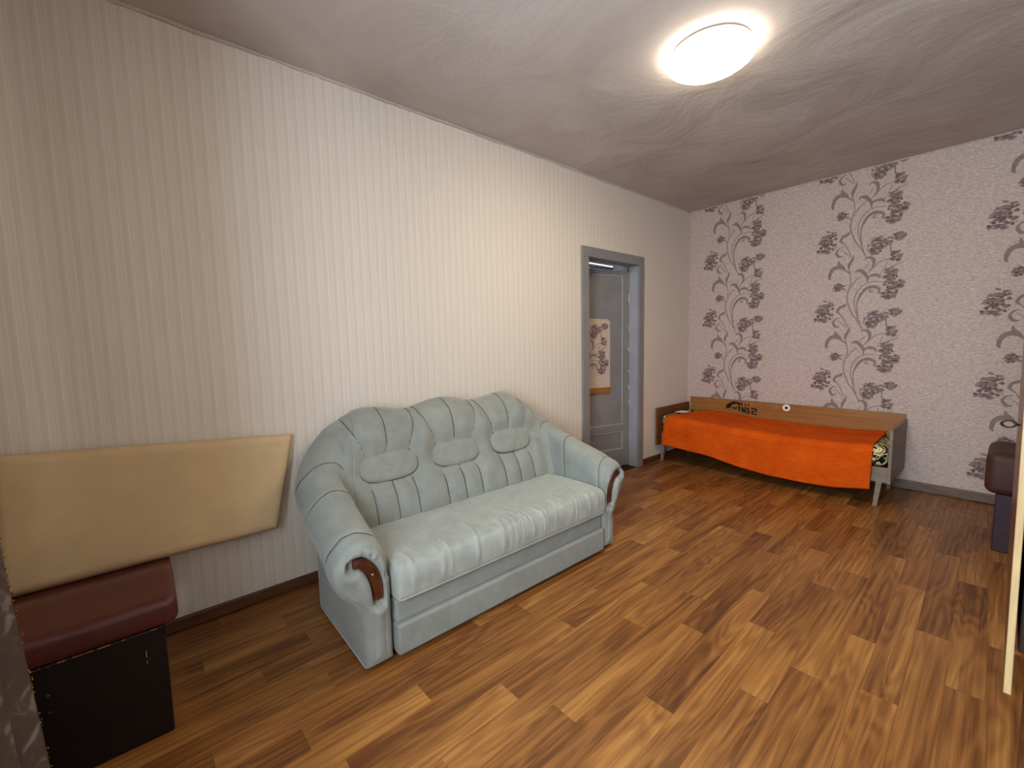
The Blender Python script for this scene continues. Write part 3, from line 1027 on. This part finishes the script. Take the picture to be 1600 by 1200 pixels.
for xs_ in (0.34, 0.55, 0.86):
    for m_ in (False, True):
        run = []
        for j in range(NS):
            if 3.0 < kid[j] < 10.4:
                x_t = xs_ - 0.10 * (kid[j] - 7) / 4 * 0.5
                A_ = S[:NA + NCN // 2, j]
                k = np.where(np.diff(np.sign(A_[:, 0] - x_t)) != 0)[0]
                if len(k):
                    p = A_[k[0]].copy()
                    t = (A_[k[0], 0] - x_t) / (A_[k[0], 0] - A_[k[0] + 1, 0])
                    p = A_[k[0]] * (1 - t) + A_[k[0] + 1] * t
                    if m_:
                        p[1] = 2 * YC - p[1]
                    nn_ = Nn[k[0], j] * (np.array([1, -1, 1]) if m_ else 1)
                    run.append(p + nn_ * 0.0012)
        seam(run)

# oval pads on the back
def back_x(y, z):
    i = int(np.argmin(np.abs(S[:, 40, 1] - y)))
    row = S[i]
    m = (kid > 2.5) & (kid < 7)
    j = np.argmin(np.abs(row[m][:, 2] - z))
    return row[m][j][0]
for (yo, zo) in OV:
    nr, na = 12, 56
    V = []
    for i in range(nr + 1):
        s = i / nr
        for k in range(na):
            a = 2 * math.pi * k / na
            c_, s_ = math.cos(a), math.sin(a)
            w, h = 0.178, 0.080
            # stadium-like superellipse outline
            rr_ = 1.0 / ((abs(c_) / w) ** 2.9 + (abs(s_) / h) ** 2.9) ** (1 / 2.9)
            y, z = yo + rr_ * c_ * s, zo + rr_ * s_ * s
            lean = -0.36 * (z - zo)
            bulge = 0.026 * (1 - s ** 4) ** 0.5
            V.append((back_x(yo, zo) + lean + bulge - 0.002, y, z))
    F = grid_faces(nr + 1, na, cv=True)
    o = off(link('oval_pad', mesh('oval_pad', V, F, True), M['sofa'], sofa), sofa)
    rim = [V[nr * na + k] for k in range(na)] + [V[nr * na]]
    tube('pad_piping', rim, 0.0035, M['piping'], None, 6)
    pp_ = COL.objects[-1] if False else bpy.data.objects[[n for n in bpy.data.objects.keys() if n.startswith('pad_piping')][-1]]
    pp_.parent = o
    pp_.matrix_parent_inverse = Matrix.Translation(sofa.location).inverted() @ Matrix.Identity(4) if False else (Matrix.Translation(sofa.location) @ o.matrix_parent_inverse @ o.matrix_basis).inverted()

# seat cushion
SY0, SY1 = 0.765, 2.228
nst2 = 220
sec = [(0.40, 0.31), (0.42, 0.405), (0.46, 0.432), (0.56, 0.443), (0.70, 0.446), (0.84, 0.444), (0.925, 0.438), (0.958, 0.422), (0.970, 0.385), (0.970, 0.33), (0.966, 0.292), (0.94, 0.278), (0.70, 0.274), (0.42, 0.276)]
sec = crom(sec, 84, closed=True)
P = np.zeros((nst2, 84, 3))
for i in range(nst2):
    t = i / (nst2 - 1)
    y = SY0 + (SY1 - SY0) * t
    e = min(t, 1 - t) * (SY1 - SY0)
    ins = 0.022 * (1 - math.sqrt(max(0, 1 - (1 - min(e / 0.022, 1)) ** 2)))
    c = np.array([0.68, 0.355])
    d = sec - c
    sx = 1 - ins / 0.27
    sz = 1 - ins / 0.085
    P[i, :, 0] = c[0] + d[:, 0] * sx
    P[i, :, 1] = y
    P[i, :, 2] = c[1] + d[:, 1] * sz
wr = np.random.RandomState(8)
X, Y, Z = P[:, :, 0], P[:, :, 1], P[:, :, 2]
top = sstep(Z, 0.36, 0.42)
disp = np.zeros_like(X)
for _ in range(46):                                        # creases pulled towards the front edge
    y0 = wr.uniform(0.80, 2.15)
    x0 = wr.uniform(0.86, 0.97)
    ln = wr.uniform(0.05, 0.20)
    sl = wr.uniform(-0.9, 0.3)
    am = wr.uniform(0.003, 0.0085)
    wd = wr.uniform(0.006, 0.012)
    ax = np.exp(-((X - x0) / ln) ** 2)
    disp += am * ax * np.exp(-((Y - y0 - sl * (X - x0)) / wd) ** 2) * sstep(Z, 0.29, 0.36)
for _ in range(9):                                         # long soft folds across the seat
    y0 = wr.uniform(1.0, 2.0)
    sl = wr.uniform(-1.6, -0.5)
    am = wr.uniform(0.005, 0.010)
    x0 = wr.uniform(0.58, 0.80)
    disp += am * np.exp(-((X - x0) / 0.14) ** 2) * np.exp(-((Y - y0 - sl * (X - x0)) / wr.uniform(0.012, 0.022)) ** 2) * top
disp -= 0.012 * np.exp(-(((Y - 1.45) / 0.45) ** 2 + ((X - 0.70) / 0.16) ** 2)) * top
P[:, :, 2] += disp * top
P[:, :, 0] += disp * (1 - top) * sstep(X, 0.8, 0.95)
V = list(P.reshape(-1, 3))
F = grid_faces(nst2, 84, cv=True)
F += [tuple(range(84)), tuple((nst2 - 1) * 84 + k for k in range(84))[::-1]]
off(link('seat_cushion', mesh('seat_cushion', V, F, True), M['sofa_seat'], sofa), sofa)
box('front_rail', (0.50, 0.768, 0.165), (0.932, 2.226, 0.276), M['sofa'], sofa, 0.012, 3)
box('drawer_front', (0.50, 0.764, 0.022), (0.954, 2.229, 0.166), M['sofa'], sofa, 0.014, 3)
box('plinth', (0.14, 0.69, 0.0), (0.87, 2.30, 0.034), M['black'], sofa, 0.0)

for mirror in (False, True):
    W = np.interp(np.linspace(0, 1, 40), [0, 0.2, 0.6, 1], [0.016, 0.022, 0.023, 0.018])
    T = np.gradient(wood_axis, axis=0)
    T /= np.linalg.norm(T, axis=1, keepdims=True)
    N2 = np.stack([-T[:, 1], T[:, 0]], 1)
    V = []
    prof = [(-1, 0.0), (-1, 0.016), (-0.75, 0.021), (0, 0.024), (0.75, 0.021), (1, 0.016), (1, 0.0)]
    x0 = 0.900 + RN - 0.018
    for i in range(40):
        for s, d in prof:
            q = wood_axis[i] + N2[i] * s * W[i]
            y = q[0] if not mirror else 2 * YC - q[0]
            V.append((x0 + d, y, q[1]))
    n = len(prof)
    F = grid_faces(40, n) + [tuple(range(n)), tuple(39 * n + k for k in range(n))]
    bm = bmesh.new()
    bm.from_mesh(mesh('t', V, F))
    o = bm_finish(bm, 'arm_trim', M['wood_dark'], sofa, False)
    o['label'] = 'dark varnished wood inlay'
    y = 0.666 if not mirror else 2 * YC - 0.666
    s = bpy.data.objects.new('screw', None)
    bpy.data.objects.remove(s)
    bm = bmesh.new()
    bmesh.ops.create_uvsphere(bm, u_segments=12, v_segments=8, radius=0.006, matrix=Matrix.Translation((x0 + 0.023, y, 0.442)) @ Matrix.Diagonal((0.5, 1, 1, 1)))
    sc = bm_finish(bm, 'screw', M['steel'], None, True)
    sc.parent = o
    sc.matrix_parent_inverse = (Matrix.Translation(sofa.location) @ o.matrix_parent_inverse).inverted()

# ------------------------------------------------------------------ bed
bed = thing('bed', (1.05, 4.80, 0), 'low wooden single bed with honey veneer boards along the vine wall', 'bed')
bb = box('back_board', (0.065, 5.118, 0.30), (2.052, 5.140, 0.690), M['bedwood'], bed, 0.003)
e1 = box('end_board', (0.022, 4.40, 0.197), (0.044, 5.138, 0.622), M['bedwood_red'], bed, 0.003)
e2 = box('end_board', (2.040, 4.475, 0.197), (2.062, 5.138, 0.642), M['bedwood_grey'], bed, 0.003)  # shade on the outer face put into its grey-brown colour
box('side_rail', (0.044, 4.492, 0.200), (2.040, 4.514, 0.325), M['bedwood_grey'], bed, 0.003)
box('side_rail', (0.065, 5.096, 0.200), (2.040, 5.118, 0.325), M['bedwood'], bed, 0.003)
box('bed_base', (0.046, 4.530, 0.205), (2.038, 5.094, 0.250), M['black'], bed, 0.003)
for x, y, dx in ((0.062, 4.478, 0.02), (1.972, 4.490, 0.025), (0.075, 5.07, 0.02), (1.972, 5.07, 0.02)):
    bm = bmesh.new()
    r = add_box(bm, (x - .019, y - .019, 0.0), (x + .019, y + .019, 0.205), 0.0)
    for v in r:
        if v.co.z < 0.1:
            v.co.x = x + (v.co.x - x) * 0.72
            v.co.y = y + (v.co.y - y) * 0.72
        else:
            v.co.x += dx * 0.7
            v.co.y += 0.012
    bm_finish(bm, 'leg', M['bedwood_grey'], bed)

def decal(name, polys, y, mat, parent, parent_world):
    V, F = [], []
    for p in polys:
        b = len(V)
        V += [(x, y, z) for x, z in p]
        V += [(x, y - 0.0008, z) for x, z in p]
        n = len(p)
        F.append(tuple(b + n + i for i in range(n)))
        F += [(b + i, b + (i + 1) % n, b + n + (i + 1) % n, b + n + i) for i in range(n)]
    bm = bmesh.new()
    bm.from_mesh(mesh('t', V, F))
    o = bm_finish(bm, name, mat, None)
    o.parent = parent
    o.matrix_parent_inverse = parent_world.inverted()
    return o
BW = Matrix.Translation(bed.location) @ bb.matrix_parent_inverse
def sub(o, part, part_thing):
    o.parent = part
    o.matrix_parent_inverse = (Matrix.Translation(part_thing.location) @ part.matrix_parent_inverse).inverted()
    return o
car = [[(.497, .592), (.505, .626), (.53, .642), (.555, .662), (.59, .672), (.615, .668), (.60, .645), (.565, .638), (.552, .612), (.545, .598), (.52, .588)],
       [(.565, .606), (.60, .602), (.625, .612), (.612, .590), (.575, .588)], [(.605, .668), (.648, .662), (.65, .636), (.628, .640), (.612, .655)],
       [(.655, .664), (.675, .660), (.676, .636), (.660, .640)]]
glyph = [[(.632, .622), (.652, .622), (.655, .570), (.638, .574)], [(.668, .618), (.682, .618), (.690, .560), (.674, .562)], [(.682, .604), (.712, .568), (.704, .556), (.680, .586)],
         [(.700, .618), (.712, .618), (.716, .556), (.705, .556)], [(.722, .614), (.752, .612), (.752, .600), (.724, .602)], [(.724, .602), (.734, .602), (.734, .584), (.724, .586)],
         [(.724, .586), (.752, .584), (.752, .574), (.724, .576)], [(.742, .576), (.754, .576), (.754, .550), (.742, .552)], [(.722, .558), (.744, .556), (.744, .546), (.722, .548)],
         [(.772, .618), (.826, .612), (.828, .598), (.774, .602)], [(.816, .600), (.828, .600), (.830, .576), (.818, .578)], [(.776, .586), (.818, .582), (.818, .574), (.776, .576)],
         [(.776, .576), (.788, .576), (.790, .556), (.778, .556)], [(.778, .558), (.832, .552), (.832, .540), (.778, .546)],
         [(.700, .652), (.714, .652), (.712, .640), (.702, .640)], [(.730, .656), (.752, .654), (.742, .634)]]
def fat(p, d=0.003):
    cx_, cz_ = sum(q[0] for q in p) / len(p), sum(q[1] for q in p) / len(p)
    out = []
    for x, z in p:
        L_ = math.hypot(x - cx_, z - cz_) + 1e-9
        out.append((x + (x - cx_) / L_ * d, z + (z - cz_) / L_ * d))
    return out
s1 = decal('sticker', [fat(p) for p in car + glyph], 5.1178, M['ink'], bb, BW)
def ring(cx, cz, r0, r1, n=24):
    return [[(cx + r * math.cos(t), cz + r * math.sin(t)) for r, t in ((r0, a), (r1, a), (r1, b), (r0, b))] for a, b in ((2 * math.pi * i / n, 2 * math.pi * (i + 1) / n) for i in range(n))]
s2 = decal('sticker', ring(1.115, .652, .015, .036), 5.1178, M['paper'], bb, BW)
s3 = decal('sticker', [[(1.115 + .0145 * math.cos(a), .650 + .0145 * math.sin(a)) for a in [i * math.pi / 8 for i in range(16)]]], 5.1178, M['ink'], bb, BW)
s4 = decal('sticker', [[(1.02 + .026 * math.cos(a), .652 + .026 * math.sin(a)) for a in [i * math.pi / 8 for i in range(16)]]], 5.1178, mat_wood('faded_sticker', (0.55, 0.40, 0.26), (0.66, 0.50, 0.36), (40, 40, 40)), bb, BW)

def pad(name, lo, hi, r, mat, label=None, cat=None, sag=None, n=(40, 24), seed=1, wob=0.006):
    """soft rounded slab"""
    bm = bmesh.new()
    add_box(bm, lo, hi, r, 5)
    bmesh.ops.triangulate(bm, faces=[f for f in bm.faces if len(f.verts) > 4])
    for ax, k in ((0, n[0]), (1, n[1])):
        for i in range(1, k):
            c = lo[ax] + (hi[ax] - lo[ax]) * i / k
            no = (1, 0, 0) if ax == 0 else (0, 1, 0)
            co = [0, 0, 0]
            co[ax] = c
            bmesh.ops.bisect_plane(bm, geom=bm.verts[:] + bm.edges[:] + bm.faces[:], plane_co=co, plane_no=no)
    r_ = np.random.RandomState(seed)
    fr, ph = r_.randn(10, 3) * 9, r_.rand(10) * 6.28
    for v in bm.verts:
        w = sum(math.sin(fr[i] @ np.array(v.co) + ph[i]) for i in range(10)) / 10
        if v.co.z > lo[2] + r * 0.5:
            v.co.z += wob * w + (sag(v.co.x, v.co.y) if sag else 0)
        if sag is None:
            v.co.y += wob * 0.7 * w
    o = bm_finish(bm, name, mat, None, True)
    return tag(o, label, cat)

def sagf(x, y):
    s = np.interp(x, [0.05, 0.35, 0.8, 1.3, 1.7, 2.03], [0.035, 0.012, -0.02, -0.035, -0.03, -0.005])
    return float(s)
mat_o = pad('mattress', (0.048, 4.465, 0.330), (2.036, 5.112, 0.505), 0.055, M['sheet'], 'mattress in a black sheet with yellow swirls on the wooden bed', 'mattress', sagf)

# orange blanket
nu, nv = 140, 90
P = np.zeros((nu, nv, 3))
br = np.random.RandomState(12)
fr, ph = br.randn(16, 2) * np.array([5, 11]), br.rand(16) * 6.28
ln_top = 0.60
for i in range(nu):
    u = i / (nu - 1)
    for j in range(nv):
        v = j / (nv - 1)
        xl = np.interp(v, [0, 0.25, 0.54, 0.68, 1.0], [0.30, 0.21, 0.150, 0.105, 0.080])
        xr_ = np.interp(v, [0, 0.3, 0.56, 0.66, 1.0], [1.93, 1.935, 1.945, 1.945, 1.940])
        x = xl + (xr_ - xl) * u
        ztop = 0.512 + sagf(x, 0)
        zb = np.interp(x, [0.05, 0.3, 0.63, 0.9, 1.18, 1.45, 1.70, 1.95], [0.205, 0.190, 0.165, 0.118, 0.085, 0.085, 0.098, 0.140])
        w = sum(math.sin(fr[q][0] * x + fr[q][1] * v + ph[q]) for q in range(16)) / 16
        vt = 0.52
        if v < vt:
            s = v / vt
            y = 5.105 - (5.105 - 4.505) * s
            z = ztop + 0.012 * w * (0.4 + 0.6 * s) + 0.018 * (1 - s) ** 6
        elif v < 0.66:
            a = (v - vt) / 0.14 * math.pi / 2
            y = 4.505 - 0.062 * math.sin(a)
            z = ztop - 0.062 * (1 - math.cos(a)) + 0.010 * w
        else:
            s = (v - 0.66) / 0.34
            y = 4.443 - 0.010 * s + 0.016 * w * s - 0.006 * math.sin(x * 9) * s
            z = ztop - 0.062 - (ztop - 0.062 - zb) * s + 0.010 * w * (1 - s)
        P[i, j] = (x, min(y, 5.112), z + 0.003)
Nn_ = grid_normals(P)
if Nn_[nu // 2, 10][2] < 0:
    Nn_ = -Nn_
Q = P - Nn_ * 0.004
F = grid_faces(nu, nv) + [f[::-1] for f in grid_faces(nu, nv, base=nu * nv)]
bnd = [(i * nv) for i in range(nu)] + [((nu - 1) * nv + j) for j in range(1, nv)] + [(i * nv + nv - 1) for i in range(nu - 2, -1, -1)] + [j for j in range(nv - 2, 0, -1)]
F += [(bnd[i], bnd[(i + 1) % len(bnd)], bnd[(i + 1) % len(bnd)] + nu * nv, bnd[i] + nu * nv) for i in range(len(bnd))]
bm = bmesh.new()
bm.from_mesh(mesh('t', np.vstack([(P + Nn_ * 0.004).reshape(-1, 3), Q.reshape(-1, 3)]), F))
tag(bm_finish(bm, 'blanket', M['orange'], None, True), 'plain bright orange blanket draped over the bed', 'blanket')
bk = box('folded_paper', (0.115, 4.66, 0.553), (0.215, 4.80, 0.558), M['paper'], None, 0.001)
tag(bk, 'small white folded paper lying on the bed beside its left end board', 'paper')

# ------------------------------------------------------------------ bench box with cream back panel
bench = thing('bench_seat', (0.43, -0.23, 0), 'dark box bench with oxblood vinyl seat beside the striped wall', 'bench')
box('box_body', (0.10, -0.455, 0.0), (0.705, -0.012, 0.412), M['box_dark'], bench, 0.006)
def vinyl_cushion(name, lo, hi, r, mat, parent, lip, seed):
    c = pad(name, lo, hi, r, mat, None, None, None, (18, 14), seed, 0.004)
    c.parent = parent
    c.matrix_parent_inverse = Matrix.Translation(parent.location).inverted()
    return c
cu = vinyl_cushion('seat_cushion', (0.085, -0.475, 0.412), (0.722, 0.030, 0.512), 0.03, M['vinyl'], bench, 0, 3)
for v in cu.data.vertices:                                 # the stuffing thins out towards the wall
    v.co.z = 0.412 + (v.co.z - 0.412) * (0.20 + 0.80 * float(sstep(v.co.x, 0.12, 0.46)))
bm = bmesh.new()
for y, z, w, h in ((-.309, .312, .004, .004), (-.309, .255, .004, .004), (-.068, .330, .0015, .012), (-.068, .300, .0015, .008)):
    add_box(bm, (0.7045, y - w, z - h), (0.7065, y + w, z + h), 0)
o = bm_finish(bm, 'nail_heads', M['steel'], bench)
o['kind'] = 'stuff'
bm = bmesh.new()
tr = random.Random(2)
for i in range(26):
    y = -0.02 - 0.42 * tr.random()
    add_box(bm, (0.7045, y - .006, .4075), (0.7085, y + .006 * tr.random(), .411), 0)
o = bm_finish(bm, 'frayed_backing', plain('pale_frayed_cloth', (0.62, 0.48, 0.36), 0.9), bench)
o['kind'] = 'stuff'

# cream padded panel leaning on the wall
def slab_from_face(name, corners, thick, mat, r=0.02):
    """padded panel: front face corners (TL, TR, BR, BL) in room space, thickness towards -x"""
    c = [Vector(p) for p in corners]
    n = (c[1] - c[0]).cross(c[3] - c[0]).normalized()
    if n.x < 0:
        n = -n
    nu, nv = 60, 26
    V, F = [], []
    def pt(u, v):
        return c[0].lerp(c[1], u).lerp(c[3].lerp(c[2], u), v)
    for side in (1, -1):
        for i in range(nu + 1):
            for j in range(nv + 1):
                u, v = i / nu, j / nv
                p = pt(u, v)
                L, Hh = (c[1] - c[0]).length, (c[3] - c[0]).length
                e = min(u * L, (1 - u) * L, v * Hh, (1 - v) * Hh)
                d = r * (1 - math.sqrt(max(0, 1 - (1 - min(e / r, 1)) ** 2)))
                if side == 1:
                    V.append(p - n * d + n * 0.003 * math.sin(u * 7 + 1) * math.sin(v * 3.1))
                else:
                    V.append(p - n * (thick - d * 0.3))
    m = (nu + 1) * (nv + 1)
    F = grid_faces(nu + 1, nv + 1) + [f[::-1] for f in grid_faces(nu + 1, nv + 1, base=m)]
    w = nv + 1
    bnd = [i * w for i in range(nu + 1)] + [nu * w + j for j in range(1, nv + 1)] + [i * w + nv for i in range(nu - 1, -1, -1)] + [j for j in range(nv - 1, 0, -1)]
    F += [(bnd[i], bnd[(i + 1) % len(bnd)], bnd[(i + 1) % len(bnd)] + m, bnd[i] + m) for i in range(len(bnd))]
    bm = bmesh.new()
    bm.from_mesh(mesh('t', V, F))
    return bm_finish(bm, name, mat, None, True)
pn = slab_from_face('padded_panel', [(0.075, -0.485, 1.002), (0.075, 0.606, 0.922), (0.140, 0.486, 0.436), (0.140, -0.490, 0.440)], 0.048, M['cream'])
tag(pn, 'long cream vinyl padded panel leaning on the striped wall behind the bench seat', 'panel')

# ------------------------------------------------------------------ stool at the far end
st = thing('stool', (2.86, 4.28, 0), 'dark plum box stool with thick brown vinyl cushion by the vine wall', 'stool')
box('box_body', (2.624, 4.060, 0.0), (3.10, 4.50, 0.372), M['box_purple'], st, 0.006)
vinyl_cushion('seat_cushion', (2.572, 4.03, 0.372), (3.14, 4.54, 0.64), 0.05, M['vinyl_brown'], st, 0, 5)

# ------------------------------------------------------------------ cabinet on legs along the right wall
cab = thing('cabinet', (2.96, 2.35, 0), 'dark walnut cabinet on legs with pale door edge and key', 'cabinet')
box('carcass', (2.704, 1.772, 0.520), (3.235, 2.92, 1.86), M['cabinet'], cab, 0.004)
box('base_rail', (2.72, 1.80, 0.44), (3.22, 2.90, 0.52), M['cabinet'], cab, 0.004)
def tilted(name, lo, hi, mat, parent):
    bm = bmesh.new()
    vs = add_box(bm, lo, hi, 0.0015, 1)
    for v in vs:
        if v.is_valid:
            v.co.x -= 0.0116 * (v.co.z - lo[2])
    return bm_finish(bm, name, mat, parent)
d1 = tilted('door', (2.6842, 1.757, 0.395), (2.6995, 2.16, 1.80), M['cabinet_door'], cab)
sub(tilted('edge_band', (2.6845, 1.7535, 0.396), (2.6992, 1.7572, 1.80), M['edge'], None), d1, cab)
tilted('door', (2.6842, 2.166, 0.395), (2.6995, 2.90, 1.80), M['cabinet_door'], cab)
def torus(name, c, R0, r0, sy, mat):
    V = []
    for i in range(28):
        a = 2 * math.pi * i / 28
        for k in range(8):
            b = 2 * math.pi * k / 8
            V.append((c[0] + (R0 + r0 * math.cos(b)) * math.cos(a), c[1] + r0 * math.sin(b), c[2] + sy * (R0 + r0 * math.cos(b)) * math.sin(a)))
    return link(name, mesh(name, V, grid_faces(28, 8, True, True), True), mat)
kx, ky, kz = 2.676, 2.070, 1.108
key = tube('key', [(kx + .01, ky, kz), (kx - .008, ky, kz)], 0.0028, M['iron'])
sub(key, d1, cab)
kr = torus('key_bow', (kx - .0245, ky, kz + .001), 0.0150, 0.0036, 0.72, M['iron'])
sub(kr, d1, cab)
for x, y in ((2.748, 1.83), (3.15, 1.83), (2.748, 2.84), (3.15, 2.84)):
    o = tube('leg', [(x, y, 0.44), (x - 0.01, y - 0.01, 0.0)], [0.026, 0.014], M['cabinet_door'], cab, 14)
